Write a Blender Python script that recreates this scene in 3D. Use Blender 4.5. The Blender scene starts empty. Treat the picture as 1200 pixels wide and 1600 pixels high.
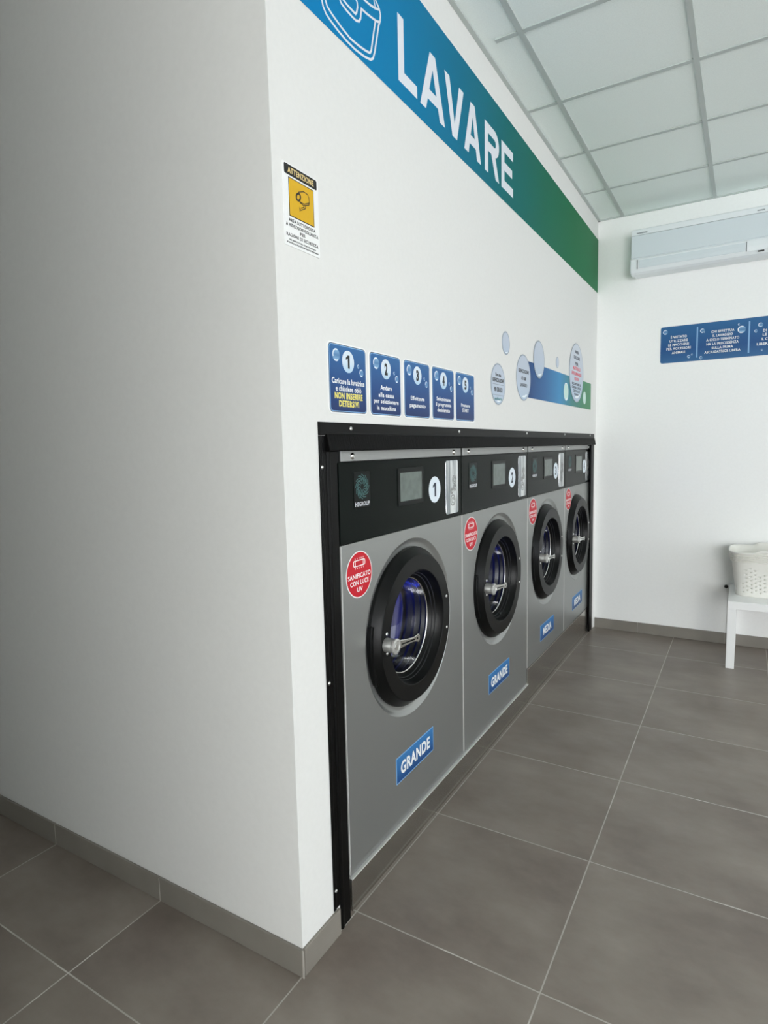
import bpy, bmesh, math, random
from mathutils import Matrix, Vector

PI = math.pi
S = bpy.context.scene
COL = S.collection

# ------------------------------------------------------------------ camera
CAM_POS = (1.0354, -1.4973, 1.4877)
CAM_R = ((0.85851971, 0.5122902, -0.02241997),      # right
         (0.03392696, -0.10037423, -0.99437115),    # down
         (-0.51165699, 0.85292659, -0.1035537))     # forward
cam_data = bpy.data.cameras.new('camera')
cam = bpy.data.objects.new('camera', cam_data)
COL.objects.link(cam)
r_, d_, f_ = (Vector(v) for v in CAM_R)
cam.matrix_world = Matrix(((r_.x, -d_.x, -f_.x, CAM_POS[0]), (r_.y, -d_.y, -f_.y, CAM_POS[1]),
                           (r_.z, -d_.z, -f_.z, CAM_POS[2]), (0, 0, 0, 1)))
cam_data.sensor_fit = 'VERTICAL'
cam_data.sensor_height = 36.0
cam_data.lens = 945.557 * 36.0 / 1600.0
cam_data.clip_start = 0.02
S.camera = cam

# ------------------------------------------------------------------ light and exposure
world = bpy.data.worlds.new('world')
S.world = world
world.use_nodes = True
bg = world.node_tree.nodes['Background']
bg.inputs[0].default_value = (0.775, 0.78, 0.765, 1)
bg.inputs[1].default_value = 2.75

def area(name, loc, rot, sx, sy, power, col, spread=PI):
    l = bpy.data.lights.new(name, 'AREA')
    l.shape = 'RECTANGLE'
    l.size, l.size_y = sx, sy
    l.energy = power
    l.color = col
    l.spread = spread
    o = bpy.data.objects.new(name, l)
    COL.objects.link(o)
    o.location = loc
    o.rotation_euler = rot
    return o

# daylight through the shop windows in the right wall
area('window_daylight', (8.4, 1.6, 1.5), (0, PI / 2, 0), 2.6, 3.4, 9, (1.0, 1.0, 0.985))
# daylight through the glazed shop front behind the viewer
area('front_daylight', (3.3, -4.9, 1.45), (PI / 2, 0, 0), 2.4, 2.4, 98, (1.0, 1.0, 0.985))

S.view_settings.view_transform = 'Standard'
S.view_settings.look = 'None'
S.view_settings.gamma = 1.0
S.view_settings.use_curve_mapping = False
S.view_settings.exposure = 0.97
S.cycles.use_denoising = True
S.cycles.max_bounces = 10
S.cycles.diffuse_bounces = 6
S.cycles.glossy_bounces = 5
S.cycles.caustics_reflective = False
S.cycles.caustics_refractive = False
S.cycles.sample_clamp_indirect = 8.0

# ------------------------------------------------------------------ materials
def lin(c):
    def f(v):
        v /= 255.0
        return v / 12.92 if v <= 0.04045 else ((v + 0.055) / 1.055) ** 2.4
    return tuple(f(v) for v in c)

def setin(b, key, val):
    if key in b.inputs:
        b.inputs[key].default_value = val

def mat(name, rgb, rough=0.6, metal=0.0, spec=0.5, coat=0.0, raw=False):
    m = bpy.data.materials.new(name)
    m.use_nodes = True
    b = m.node_tree.nodes['Principled BSDF']
    c = rgb if raw else lin(rgb)
    b.inputs['Base Color'].default_value = (*c, 1)
    b.inputs['Roughness'].default_value = rough
    b.inputs['Metallic'].default_value = metal
    setin(b, 'Specular IOR Level', spec)
    setin(b, 'Coat Weight', coat)
    m.diffuse_color = (*c, 1)
    return m

def nodes(m):
    return m.node_tree.nodes, m.node_tree.links, m.node_tree.nodes['Principled BSDF']

def add_noise(m, scale, amount, rough_amt=0.0, bump=0.0, detail=4, stretch=(1, 1, 1), dist=0.002):
    """mottle the base colour, optionally the gloss and a fine bump"""
    N, L, b = nodes(m)
    tc = N.new('ShaderNodeTexCoord'); mp = N.new('ShaderNodeMapping')
    mp.inputs['Scale'].default_value = stretch
    n = N.new('ShaderNodeTexNoise'); n.inputs['Scale'].default_value = scale; n.inputs['Detail'].default_value = detail
    L.new(tc.outputs['Object'], mp.inputs['Vector']); L.new(mp.outputs[0], n.inputs['Vector'])
    base = tuple(b.inputs['Base Color'].default_value)
    if amount:
        cr = N.new('ShaderNodeValToRGB')
        lo = tuple(v * (1 - amount) for v in base[:3]); hi = tuple(min(1, v * (1 + amount)) for v in base[:3])
        cr.color_ramp.elements[0].position = 0.3; cr.color_ramp.elements[1].position = 0.7
        cr.color_ramp.elements[0].color = (*lo, 1); cr.color_ramp.elements[1].color = (*hi, 1)
        L.new(n.outputs['Fac'], cr.inputs[0]); L.new(cr.outputs[0], b.inputs['Base Color'])
    if rough_amt:
        mr = N.new('ShaderNodeMapRange'); r = b.inputs['Roughness'].default_value
        mr.inputs['To Min'].default_value = r - rough_amt; mr.inputs['To Max'].default_value = r + rough_amt
        L.new(n.outputs['Fac'], mr.inputs['Value']); L.new(mr.outputs[0], b.inputs['Roughness'])
    if bump:
        bp = N.new('ShaderNodeBump'); bp.inputs['Strength'].default_value = bump; bp.inputs['Distance'].default_value = dist
        L.new(n.outputs['Fac'], bp.inputs['Height']); L.new(bp.outputs[0], b.inputs['Normal'])
    return m

def gradient(name, stops, axis=1, rough=0.35, lo=0.0, hi=1.0):
    """printed colour gradient along one local axis between lo and hi"""
    m = mat(name, (128, 128, 128), rough, spec=0.2)
    N, L, b = nodes(m)
    tc = N.new('ShaderNodeTexCoord'); sp = N.new('ShaderNodeSeparateXYZ'); mr = N.new('ShaderNodeMapRange')
    mr.inputs['From Min'].default_value = lo; mr.inputs['From Max'].default_value = hi
    cr = N.new('ShaderNodeValToRGB')
    e = cr.color_ramp.elements
    e[0].position, e[1].position = stops[0][0], stops[-1][0]
    e[0].color, e[1].color = (*lin(stops[0][1]), 1), (*lin(stops[-1][1]), 1)
    for p, c in stops[1:-1]:
        k = e.new(p); k.color = (*lin(c), 1)
    L.new(tc.outputs['Object'], sp.inputs[0]); L.new(sp.outputs[axis], mr.inputs['Value'])
    L.new(mr.outputs[0], cr.inputs[0]); L.new(cr.outputs[0], b.inputs['Base Color'])
    return m

M = {}
M['wallback'] = add_noise(mat('lit_white_wall_paint', (247, 248, 246), 0.75, spec=0.25), 60, 0.012, bump=0.08, detail=6)  # white paint lightened to stand in for more light on the back wall
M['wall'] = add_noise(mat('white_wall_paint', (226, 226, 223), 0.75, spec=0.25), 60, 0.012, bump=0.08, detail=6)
M['wallend'] = mat('low_bounce_wall_grey', (120, 122, 120), 0.75, spec=0.25)  # unseen end wall, darkened to lessen the bounce light
M['ceil'] = add_noise(mat('ceiling_tile', (240, 248, 245), 0.9, spec=0.1), 180, 0.03, bump=0.1)
M['tbar'] = mat('ceiling_bar', (188, 196, 193), 0.55)
M['black'] = mat('black_trim', (5, 5, 5), 0.4, spec=0.14)
M['brush'] = add_noise(mat('black_brush', (5, 5, 5), 0.6, spec=0.12), 60, 0.5, bump=0.5, stretch=(1, 6, 0.15), dist=0.004)
M['silver'] = add_noise(mat('satin_grey_panel', (156, 158, 156), 0.36, 0.72), 300, 0.02)
M['dish'] = mat('pressed_grey_dish', (166, 168, 166), 0.32, 0.72)
M['bar'] = add_noise(mat('brushed_strip', (164, 165, 164), 0.4, 0.85), 40, 0.05, stretch=(0.3, 30, 30))
M['chrome'] = mat('chrome', (222, 222, 218), 0.24, 1.0)
M['castzinc'] = mat('cast_zinc_hub', (205, 205, 202), 0.34, 0.7)
M['gleamring'] = mat('grey_gleam_ring', (44, 45, 46), 0.3)
M['zinc'] = mat('zinc_screw', (215, 215, 212), 0.3, 0.9)
M['edge'] = mat('edge_glint', (224, 224, 221), 0.4, 0.35)  # pale tone standing in for light caught on metal edges
M['steel'] = add_noise(mat('stainless_plinth', (176, 172, 165), 0.2, 0.95), 30, 0.05, 0.05, stretch=(0.3, 30, 30))
M['panel'] = mat('dark_control_panel', (6, 14, 11), 0.26, spec=0.07)
M['bezel'] = mat('black_bezel', (10, 14, 13), 0.3, spec=0.12)
M['screen'] = add_noise(mat('grey_display', (92, 103, 98), 0.16, spec=0.5), 25, 0.12)
M['rubber'] = add_noise(mat('black_door_plastic', (8, 9, 9), 0.36, spec=0.2), 400, 0.05)
M['gasket'] = mat('grey_door_gasket', (20, 20, 22), 0.35, spec=0.5)
M['drum'] = mat('drum_steel', (96, 96, 104), 0.34, 0.7)
M['white'] = mat('white_print', (240, 241, 240), 0.45)
M['whitegloss'] = mat('white_laminate', (240, 241, 240), 0.35)
M['plastic'] = add_noise(mat('white_basket_plastic', (232, 231, 224), 0.4), 20, 0.01)
M['ink'] = mat('black_ink', (20, 20, 22), 0.5)
M['inkblue'] = mat('dark_blue_ink', (24, 34, 56), 0.5)
M['inkred'] = mat('red_ink', (215, 80, 95), 0.5)
M['inkteal'] = mat('teal_ink', (60, 120, 120), 0.5)
M['red'] = mat('red_sticker', (194, 20, 40), 0.45, spec=0.3)
M['yellow'] = mat('yellow_print', (216, 172, 42), 0.5, spec=0.2)
M['yellowtext'] = mat('yellow_lettering', (240, 228, 110), 0.45)
M['cream'] = mat('cream_lettering', (238, 214, 150), 0.45)
M['teal'] = mat('teal_emblem', (58, 104, 104), 0.4)
M['grey'] = mat('grey_badge', (150, 158, 160), 0.5)
M['letter'] = mat('pale_lettering', (226, 229, 236), 0.45)
M['numdisc'] = gradient('number_bubble', [(0, (150, 196, 226)), (0.5, (212, 226, 238)), (1, (222, 232, 240))], 1, 0.35, -0.05, 0.05)
M['signblue'] = gradient('step_sign_blue', [(0, (30, 50, 98)), (0.45, (36, 76, 132)), (1, (52, 104, 158))], 1, 0.35, -0.0975, 0.0975)
M['ruleblue'] = gradient('rules_sign_blue', [(0, (60, 106, 152)), (0.35, (42, 86, 138)), (1, (52, 104, 152))], 1, 0.4, -0.13, 0.13)
M['labelblue'] = gradient('size_label_blue', [(0, (28, 66, 120)), (1, (58, 120, 178))], 1, 0.4, -0.049, 0.049)
M['labeledge'] = mat('pale_blue_edge', (130, 176, 218), 0.4)
M['bandtop'] = gradient('wash_banner_gradient', [(0.0, (0, 128, 190)), (0.16, (0, 122, 172)), (0.30, (4, 112, 144)), (0.46, (12, 106, 108)), (0.62, (20, 106, 84)), (0.8, (30, 110, 72)), (1.0, (50, 120, 80))], 0, 0.6, -0.27, 3.5)
M['bandtop'].node_tree.nodes['Principled BSDF'].inputs['Specular IOR Level'].default_value = 0.15
M['bandlow'] = gradient('bubble_strip_gradient', [(0, (28, 66, 120)), (0.2, (40, 100, 156)), (0.42, (52, 138, 190)), (0.62, (56, 130, 130)), (0.85, (58, 132, 92)), (1, (72, 138, 96))], 0, 0.45, -0.77, 0.77)
M['bubble'] = gradient('bubble_print', [(0, (176, 196, 216)), (0.5, (190, 200, 214)), (1, (196, 204, 216))], 1, 0.3, -0.12, 0.12)
M['bubbleblue'] = gradient('bubble_print_on_blue', [(0, (150, 190, 222)), (0.5, (88, 132, 178)), (1, (150, 190, 220))], 1, 0.3, -0.02, 0.02)
M['bubbleedge'] = mat('bubble_outline', (142, 156, 170), 0.35)
M['bubblelite'] = mat('bubble_highlight', (236, 244, 250), 0.35)
M['bubblegreen'] = mat('bubble_on_green', (196, 226, 216), 0.35)
M['dotdark'] = mat('dark_cap', (8, 8, 8), 0.4)
M['acshell'] = mat('air_conditioner_shell', (232, 238, 240), 0.35)
M['acpanel'] = mat('air_conditioner_panel', (214, 224, 228), 0.3)
M['slit'] = mat('dark_slit', (60, 68, 70), 0.5)
M['frame'] = mat('window_frame_grey', (120, 122, 122), 0.4, 0.3)

def foil():
    m = mat('silver_foil_strip', (205, 210, 214), 0.22, 0.95)
    N, L, b = nodes(m)
    tc = N.new('ShaderNodeTexCoord'); mp = N.new('ShaderNodeMapping'); mp.inputs['Scale'].default_value = (40, 3, 1)
    mp.inputs['Rotation'].default_value = (0, 0, 0.12)
    n = N.new('ShaderNodeTexNoise'); n.inputs['Scale'].default_value = 1.2; n.inputs['Detail'].default_value = 3
    bp = N.new('ShaderNodeBump'); bp.inputs['Strength'].default_value = 0.6; bp.inputs['Distance'].default_value = 0.004
    L.new(tc.outputs['Object'], mp.inputs[0]); L.new(mp.outputs[0], n.inputs['Vector'])
    L.new(n.outputs['Fac'], bp.inputs['Height']); L.new(bp.outputs[0], b.inputs['Normal'])
    cr = N.new('ShaderNodeValToRGB')
    cr.color_ramp.elements[0].position = 0.36; cr.color_ramp.elements[1].position = 0.62
    cr.color_ramp.elements[0].color = (*lin((150, 157, 162)), 1); cr.color_ramp.elements[1].color = (*lin((244, 247, 248)), 1)
    L.new(n.outputs['Fac'], cr.inputs[0]); L.new(cr.outputs[0], b.inputs['Base Color'])
    return m
M['foil'] = foil()

def floor_mat():
    m = mat('grey_floor_tile', (104, 98, 91), 0.36, spec=0.4)
    N, L, b = nodes(m)
    tc = N.new('ShaderNodeTexCoord'); sp = N.new('ShaderNodeSeparateXYZ')
    L.new(tc.outputs['Object'], sp.inputs[0])
    def math_(op, a, bv=None):
        k = N.new('ShaderNodeMath'); k.operation = op
        for i, v in enumerate((a, bv)):
            if v is None: continue
            if isinstance(v, (int, float)): k.inputs[i].default_value = v
            else: L.new(v, k.inputs[i])
        return k.outputs[0]
    TX, TY, G = 0.6, 0.6056, 0.0021
    dists = []; cells = []
    for ax, t in ((0, TX), (1, TY)):
        q = math_('DIVIDE', sp.outputs[ax], t)
        rr = math_('ROUND', q)
        cells.append(math_('FLOOR', q))
        dists.append(math_('MULTIPLY', math_('ABSOLUTE', math_('SUBTRACT', q, rr)), t))
    g = math_('LESS_THAN', math_('MINIMUM', dists[0], dists[1]), G)
    # cloudy cement look, shifted per tile
    cb = N.new('ShaderNodeCombineXYZ')
    L.new(math_('ADD', sp.outputs[0], math_('MULTIPLY', cells[0], 7.3)), cb.inputs[0])
    L.new(math_('ADD', sp.outputs[1], math_('MULTIPLY', cells[1], 3.7)), cb.inputs[1])
    n1 = N.new('ShaderNodeTexNoise'); n1.inputs['Scale'].default_value = 2.6; n1.inputs['Detail'].default_value = 7; n1.inputs['Roughness'].default_value = 0.6
    n1.inputs['Distortion'].default_value = 0.0
    mp = N.new('ShaderNodeMapping'); mp.inputs['Scale'].default_value = (0.85, 1.25, 1)
    L.new(cb.outputs[0], mp.inputs[0]); L.new(mp.outputs[0], n1.inputs['Vector'])
    cr = N.new('ShaderNodeValToRGB')
    cr.color_ramp.elements[0].position = 0.3; cr.color_ramp.elements[1].position = 0.72
    cr.color_ramp.elements[0].color = (*lin((116, 105, 97)), 1); cr.color_ramp.elements[1].color = (*lin((150, 141, 132)), 1)
    L.new(n1.outputs['Fac'], cr.inputs[0])
    # grout, here and there brighter
    n2 = N.new('ShaderNodeTexNoise'); n2.inputs['Scale'].default_value = 4.5
    L.new(tc.outputs['Object'], n2.inputs['Vector'])
    gr = N.new('ShaderNodeValToRGB')
    gr.color_ramp.elements[0].position = 0.55; gr.color_ramp.elements[1].position = 0.68
    gr.color_ramp.elements[0].color = (*lin((182, 176, 168)), 1); gr.color_ramp.elements[1].color = (*lin((216, 212, 205)), 1)
    L.new(n2.outputs['Fac'], gr.inputs[0])
    mx = N.new('ShaderNodeMix'); mx.data_type = 'RGBA'
    L.new(g, mx.inputs['Factor']); L.new(cr.outputs[0], mx.inputs[6]); L.new(gr.outputs[0], mx.inputs[7])
    L.new(mx.outputs[2], b.inputs['Base Color'])
    mr = N.new('ShaderNodeMapRange'); mr.inputs['To Min'].default_value = 0.28; mr.inputs['To Max'].default_value = 0.46
    L.new(n1.outputs['Fac'], mr.inputs['Value']); L.new(mr.outputs[0], b.inputs['Roughness'])
    bp = N.new('ShaderNodeBump'); bp.inputs['Strength'].default_value = 0.4; bp.inputs['Distance'].default_value = 0.001
    inv = math_('SUBTRACT', 1.0, g); L.new(inv, bp.inputs['Height']); L.new(bp.outputs[0], b.inputs['Normal'])
    return m
M['floor'] = floor_mat()
M['skirt'] = add_noise(mat('tile_skirting', (131, 126, 118), 0.42), 5, 0.10, detail=6)
M['joint'] = mat('skirting_joint', (168, 163, 154), 0.7)

def glass_mat():
    m = bpy.data.materials.new('porthole_glass'); m.use_nodes = True
    N, L = m.node_tree.nodes, m.node_tree.links
    N.remove(N['Principled BSDF'])
    t = N.new('ShaderNodeBsdfTransparent'); t.inputs[0].default_value = (0.86, 0.88, 0.92, 1)
    g = N.new('ShaderNodeBsdfGlossy'); g.inputs['Roughness'].default_value = 0.06
    fr = N.new('ShaderNodeFresnel'); fr.inputs[0].default_value = 1.5
    mx = N.new('ShaderNodeMixShader')
    ml = N.new('ShaderNodeMath'); ml.operation = 'MULTIPLY'; ml.inputs[1].default_value = 0.22
    L.new(fr.outputs[0], ml.inputs[0]); L.new(ml.outputs[0], mx.inputs[0]); L.new(t.outputs[0], mx.inputs[1]); L.new(g.outputs[0], mx.inputs[2])
    L.new(mx.outputs[0], N['Material Output'].inputs['Surface'])
    return m
M['glass'] = glass_mat()

def emit_mat():
    m = bpy.data.materials.new('ultraviolet_tube'); m.use_nodes = True
    N, L = m.node_tree.nodes, m.node_tree.links
    b = N['Principled BSDF']
    b.inputs['Base Color'].default_value = (0.1, 0.15, 0.9, 1)
    setin(b, 'Emission Color', (0.05, 0.12, 1.0, 1)); setin(b, 'Emission Strength', 6.0)
    return m
M['uv'] = emit_mat()

# ------------------------------------------------------------------ mesh helpers
class MB:
    """collects shapes; build() links them as one mesh object"""
    def __init__(self):
        self.v = []; self.f = []
    def add(self, vs, fs):
        o = len(self.v); self.v += [tuple(p) for p in vs]; self.f += [tuple(i + o for i in f) for f in fs]
        return self
    def box(self, x0, x1, y0, y1, z0, z1):
        vs = [(x, y, z) for z in (z0, z1) for y in (y0, y1) for x in (x0, x1)]
        return self.add(vs, [(0, 2, 3, 1), (4, 5, 7, 6), (0, 1, 5, 4), (2, 6, 7, 3), (0, 4, 6, 2), (1, 3, 7, 5)])
    def prism(self, poly, w0, w1):
        """poly in local XY (counter-clockwise), extruded along Z"""
        n = len(poly)
        vs = [(p[0], p[1], w0) for p in poly] + [(p[0], p[1], w1) for p in poly]
        fs = [tuple(range(n - 1, -1, -1)), tuple(range(n, 2 * n))] + [(i, (i + 1) % n, (i + 1) % n + n, i + n) for i in range(n)]
        return self.add(vs, fs)
    def disc(self, u, v, r, w0, w1, n=40, ry=None):
        ry = ry or r
        return self.prism([(u + r * math.cos(2 * PI * i / n), v + ry * math.sin(2 * PI * i / n)) for i in range(n)], w0, w1)
    def rrect(self, u, v, w, h, r, w0, w1, k=5):
        return self.prism(rrect_poly(u, v, w, h, r, k), w0, w1)
    def lathe(self, prof, u=0, v=0, n=72, closed=False):
        """prof of (radius, w), turned about the local Z axis through (u, v)"""
        vs, fs, m = [], [], len(prof)
        for i in range(n):
            a = 2 * PI * i / n
            for r, w in prof:
                vs.append((u + r * math.cos(a), v + r * math.sin(a), w))
        for i in range(n):
            j = (i + 1) % n
            for k in range(m if closed else m - 1):
                l = (k + 1) % m
                fs.append((i * m + k, j * m + k, j * m + l, i * m + l))
        return self.add(vs, fs)
    def tube(self, path, r, n=10, cap=True):
        vs, fs = [], []
        path = [Vector(p) for p in path]
        for i, p in enumerate(path):
            t = (path[min(i + 1, len(path) - 1)] - path[max(i - 1, 0)]).normalized()
            a = Vector((0, 0, 1)) if abs(t.z) < 0.9 else Vector((1, 0, 0))
            x = t.cross(a).normalized(); y = t.cross(x).normalized()
            rr = r[i] if isinstance(r, (list, tuple)) else r
            for k in range(n):
                q = 2 * PI * k / n
                vs.append(p + x * rr * math.cos(q) + y * rr * math.sin(q))
        for i in range(len(path) - 1):
            for k in range(n):
                l = (k + 1) % n
                fs.append((i * n + k, i * n + l, (i + 1) * n + l, (i + 1) * n + k))
        if cap:
            fs.append(tuple(range(n - 1, -1, -1))); b = (len(path) - 1) * n
            fs.append(tuple(range(b, b + n)))
        return self.add(vs, fs)
    def ribbon(self, path, width, w0, w1, closed=False):
        """flat printed line of a given width along a 2-D path"""
        P = [Vector((p[0], p[1])) for p in path]
        n = len(P); L_, R_ = [], []
        for i in range(n):
            a = P[(i - 1) % n] if (closed or i > 0) else P[i]
            b = P[(i + 1) % n] if (closed or i < n - 1) else P[i]
            t1 = (P[i] - a); t2 = (b - P[i])
            t1 = t1.normalized() if t1.length > 1e-9 else t2.normalized()
            t2 = t2.normalized() if t2.length > 1e-9 else t1
            t = (t1 + t2); t = t.normalized() if t.length > 1e-6 else t1
            nn = Vector((-t.y, t.x)); k = 1.0 / max(0.5, nn.dot(Vector((-t1.y, t1.x))))
            L_.append(P[i] + nn * width / 2 * k); R_.append(P[i] - nn * width / 2 * k)
        for i in range(n if closed else n - 1):
            j = (i + 1) % n
            q = [R_[i], R_[j], L_[j], L_[i]]
            vs = [(p.x, p.y, w0) for p in q] + [(p.x, p.y, w1) for p in q]
            self.add(vs, [(3, 2, 1, 0), (4, 5, 6, 7), (0, 1, 5, 4), (1, 2, 6, 5), (2, 3, 7, 6), (3, 0, 4, 7)])
        return self
    def build(self, name, m, parent=None, smooth=None, bevel=0, segs=2):
        me = bpy.data.meshes.new(name)
        me.from_pydata(self.v, [], self.f)
        bm = bmesh.new(); bm.from_mesh(me)
        bmesh.ops.recalc_face_normals(bm, faces=bm.faces)
        bm.to_mesh(me); bm.free()
        for k in (m if isinstance(m, (list, tuple)) else [m]):
            me.materials.append(k)
        if smooth is not None:
            me.shade_smooth(); me.set_sharp_from_angle(angle=math.radians(smooth))
        o = bpy.data.objects.new(name, me)
        COL.objects.link(o)
        if parent: o.parent = parent
        if bevel:
            b = o.modifiers.new('bevel', 'BEVEL'); b.width = bevel; b.segments = segs; b.limit_method = 'ANGLE'; b.angle_limit = math.radians(40)
        return o

def rrect_poly(u, v, w, h, r, k=5):
    P = []
    for cx, cy, a0 in ((u + w / 2 - r, v + h / 2 - r, 0), (u - w / 2 + r, v + h / 2 - r, 90), (u - w / 2 + r, v - h / 2 + r, 180), (u + w / 2 - r, v - h / 2 + r, 270)):
        for i in range(k + 1):
            a = math.radians(a0 + 90 * i / k)
            P.append((cx + r * math.cos(a), cy + r * math.sin(a)))
    return P

ROT_LEFT = (PI / 2, 0, PI / 2)      # local X along +y, Y up, Z out of the left wall
ROT_BACK = (PI / 2, 0, 0)           # local X along +x, Y up, Z out of the back wall

def tag(o, label=None, cat=None, group=None, kind=None):
    if label: o['label'] = label
    if cat: o['category'] = cat
    if group: o['group'] = group
    if kind: o['kind'] = kind
    return o

def thing(name, label, cat, loc=(0, 0, 0), rot=(0, 0, 0), group=None):
    o = bpy.data.objects.new(name, None)
    o.empty_display_size = 0.05
    COL.objects.link(o)
    o.location = loc; o.rotation_euler = rot
    return tag(o, label, cat, group)

_cap = {}
def _text_mesh(s, bold, spacing=1.0):
    c = bpy.data.curves.new('lettering', 'FONT')
    c.body = s; c.size = 1.0; c.resolution_u = 4; c.offset = bold; c.space_character = spacing
    o = bpy.data.objects.new('lettering', c)
    COL.objects.link(o)
    dg = bpy.context.evaluated_depsgraph_get()
    me = bpy.data.meshes.new_from_object(o.evaluated_get(dg))
    bpy.data.objects.remove(o); bpy.data.curves.remove(c)
    return me

def text_into(mb, s, u, base, cap, width, w0, w1, bold=0.02, spacing=1.1, slant=0.0):
    """adds one line of lettering: centre u, baseline, capital height, overall width; w0..w1 is its printed thickness"""
    if s == '1':                      # a one with a flag, as printed
        k = cap * .24; hw = k * .62; x = u + k * .28
        for part in ([(x - k / 2, base), (x + k / 2, base), (x + k / 2, base + cap), (x - k / 2, base + cap)],
                     [(x - k / 2 + .0001, base + cap), (x - k * 1.55, base + cap * .80), (x - k * 1.55, base + cap * .62), (x - k / 2 + .0001, base + cap * .78)]):
            mb.prism(part, w0, w1)
        return
    if bold not in _cap:
        h = _text_mesh('H', bold); ys = [v.co.y for v in h.vertices]; _cap[bold] = (min(ys), max(ys)); bpy.data.meshes.remove(h)
    lo, hi = _cap[bold]
    me = _text_mesh(s, bold, spacing)
    xs = [v.co.x for v in me.vertices]
    x0, x1 = min(xs), max(xs)
    sy = cap / (hi - lo); sx = (width / (x1 - x0)) if width else sy
    n = len(me.vertices)
    pos = [((v.co.x - (x0 + x1) / 2) * sx + u, (v.co.y - lo) * sy + base) for v in me.vertices]
    pos = [(x + slant * (y - base), y) for x, y in pos]
    faces = [tuple(p.vertices) for p in me.polygons]
    edges = {}
    for f in faces:
        for i in range(len(f)):
            a, b = f[i], f[(i + 1) % len(f)]
            edges[(a, b)] = edges.get((a, b), 0) + 1
    side = [(a, b) for (a, b) in edges if (b, a) not in edges]
    vs = [(x, y, w1) for x, y in pos] + [(x, y, w0) for x, y in pos]
    fs = list(faces) + [(b, a, a + n, b + n) for a, b in side]
    mb.add(vs, fs)
    bpy.data.meshes.remove(me)

def text(name, lines, m, parent, w, bold=0.02, t=0.0004):
    """lines of (string, centre u, baseline v, capital height, width) as one lettering mesh"""
    mb = MB()
    for l in lines:
        text_into(mb, *l[:5], w, w + t, bold)
    me = bpy.data.meshes.new(name)
    me.from_pydata(mb.v, [], mb.f); me.materials.append(m)
    o = bpy.data.objects.new(name, me); COL.objects.link(o)
    o.parent = parent
    return o

# ------------------------------------------------------------------ the room
XR, YN, YB, XL, H = 8.5, -5.0, 3.515, -3.2, 3.178
YW = -0.275                                    # face of the near wall end
OP0, OP1, OPZ = -0.09, 3.436, 1.545             # opening for the machines
SX, SY = 1.05, -2.3                            # corner of the added light-blocking wall
CLEAR = 0.85                                   # depth of the machine alcove

tag(MB().box(XL - .1, XR + .1, YN - .1, YB + .12, -0.1, 0).build('floor', M['floor']), kind='structure')

wl = MB()
wl.box(-0.12, 0, YW + 0.12, OP0, 0, H)
wl.box(-0.003, 0, YW, YW + 0.12, 0, H)
wl.box(-0.12, 0, OP1, YB, 0, H)
wl.box(-0.12, 0, OP0, OP1, OPZ, H)
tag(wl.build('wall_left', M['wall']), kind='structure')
al = MB()
al.box(-CLEAR - .06, -CLEAR, OP0 - .1, YB, 0, OPZ + .1)
al.box(-CLEAR, -0.12, OP0 - .06, OP0, 0, OPZ)
al.box(-CLEAR, -0.12, OP1, OP1 + .06, 0, OPZ)
al.box(-CLEAR, -0.12, OP0 - .06, OP1 + .06, OPZ, OPZ + .06)
tag(al.build('wall_alcove', M['wall']), kind='structure')
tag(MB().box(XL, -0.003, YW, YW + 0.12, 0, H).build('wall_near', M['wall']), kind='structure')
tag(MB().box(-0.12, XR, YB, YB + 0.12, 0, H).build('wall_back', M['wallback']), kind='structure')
tag(MB().box(XL - .1, XL, YN, YW + .12, 0, H).build('wall_end', M['wallend']), kind='structure')
# unseen wall added behind the viewer to shade the near wall
tag(MB().box(XL, SX, YN, SY, 0, H).build('wall_light_blocker', M['wall']), kind='structure')
# right wall with its shop window
WY0, WY1, WZ0, WZ1 = -4.6, 3.4, 0.15, 2.85
wr = MB()
wr.box(XR, XR + .1, YN, WY0, 0, H); wr.box(XR, XR + .1, WY1, YB + .12, 0, H)
wr.box(XR, XR + .1, WY0, WY1, 0, WZ0); wr.box(XR, XR + .1, WY0, WY1, WZ1, H)
tag(wr.build('wall_right', M['wall']), kind='structure')
fr = MB()
for y in (WY0, (WY0 + WY1) / 2 - .03, WY1 - .06): fr.box(XR + .02, XR + .08, y, y + .06, WZ0, WZ1)
fr.box(XR + .02, XR + .08, WY0, WY1, WZ0, WZ0 + .06); fr.box(XR + .02, XR + .08, WY0, WY1, WZ1 - .06, WZ1)
win = tag(fr.build('window_1', M['frame']), kind='structure')
MB().box(XR + .045, XR + .055, WY0 + .05, WY1 - .05, WZ0 + .05, WZ1 - .05).build('window_pane', M['glass'], win)
# front wall with its glazed opening
FX0, FX1, FZ0, FZ1 = 2.05, 8.0, 0.1, 2.8
wf = MB()
wf.box(XL, FX0, YN - .1, YN, 0, H); wf.box(FX1, XR + .1, YN - .1, YN, 0, H)
wf.box(FX0, FX1, YN - .1, YN, FZ1, H); wf.box(FX0, FX1, YN - .1, YN, 0, FZ0)
tag(wf.build('wall_front', M['wall']), kind='structure')
fr = MB()
for x in (FX0, (FX0 + FX1) / 2 - .03, FX1 - .06): fr.box(x, x + .06, YN - .08, YN - .02, FZ0, FZ1)
fr.box(FX0, FX1, YN - .08, YN - .02, FZ0, FZ0 + .06); fr.box(FX0, FX1, YN - .08, YN - .02, FZ1 - .06, FZ1)
win2 = tag(fr.build('window_2', M['frame']), kind='structure')
MB().box(FX0 + .05, FX1 - .05, YN - .055, YN - .045, FZ0 + .05, FZ1 - .05).build('window_pane', M['glass'], win2)

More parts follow.
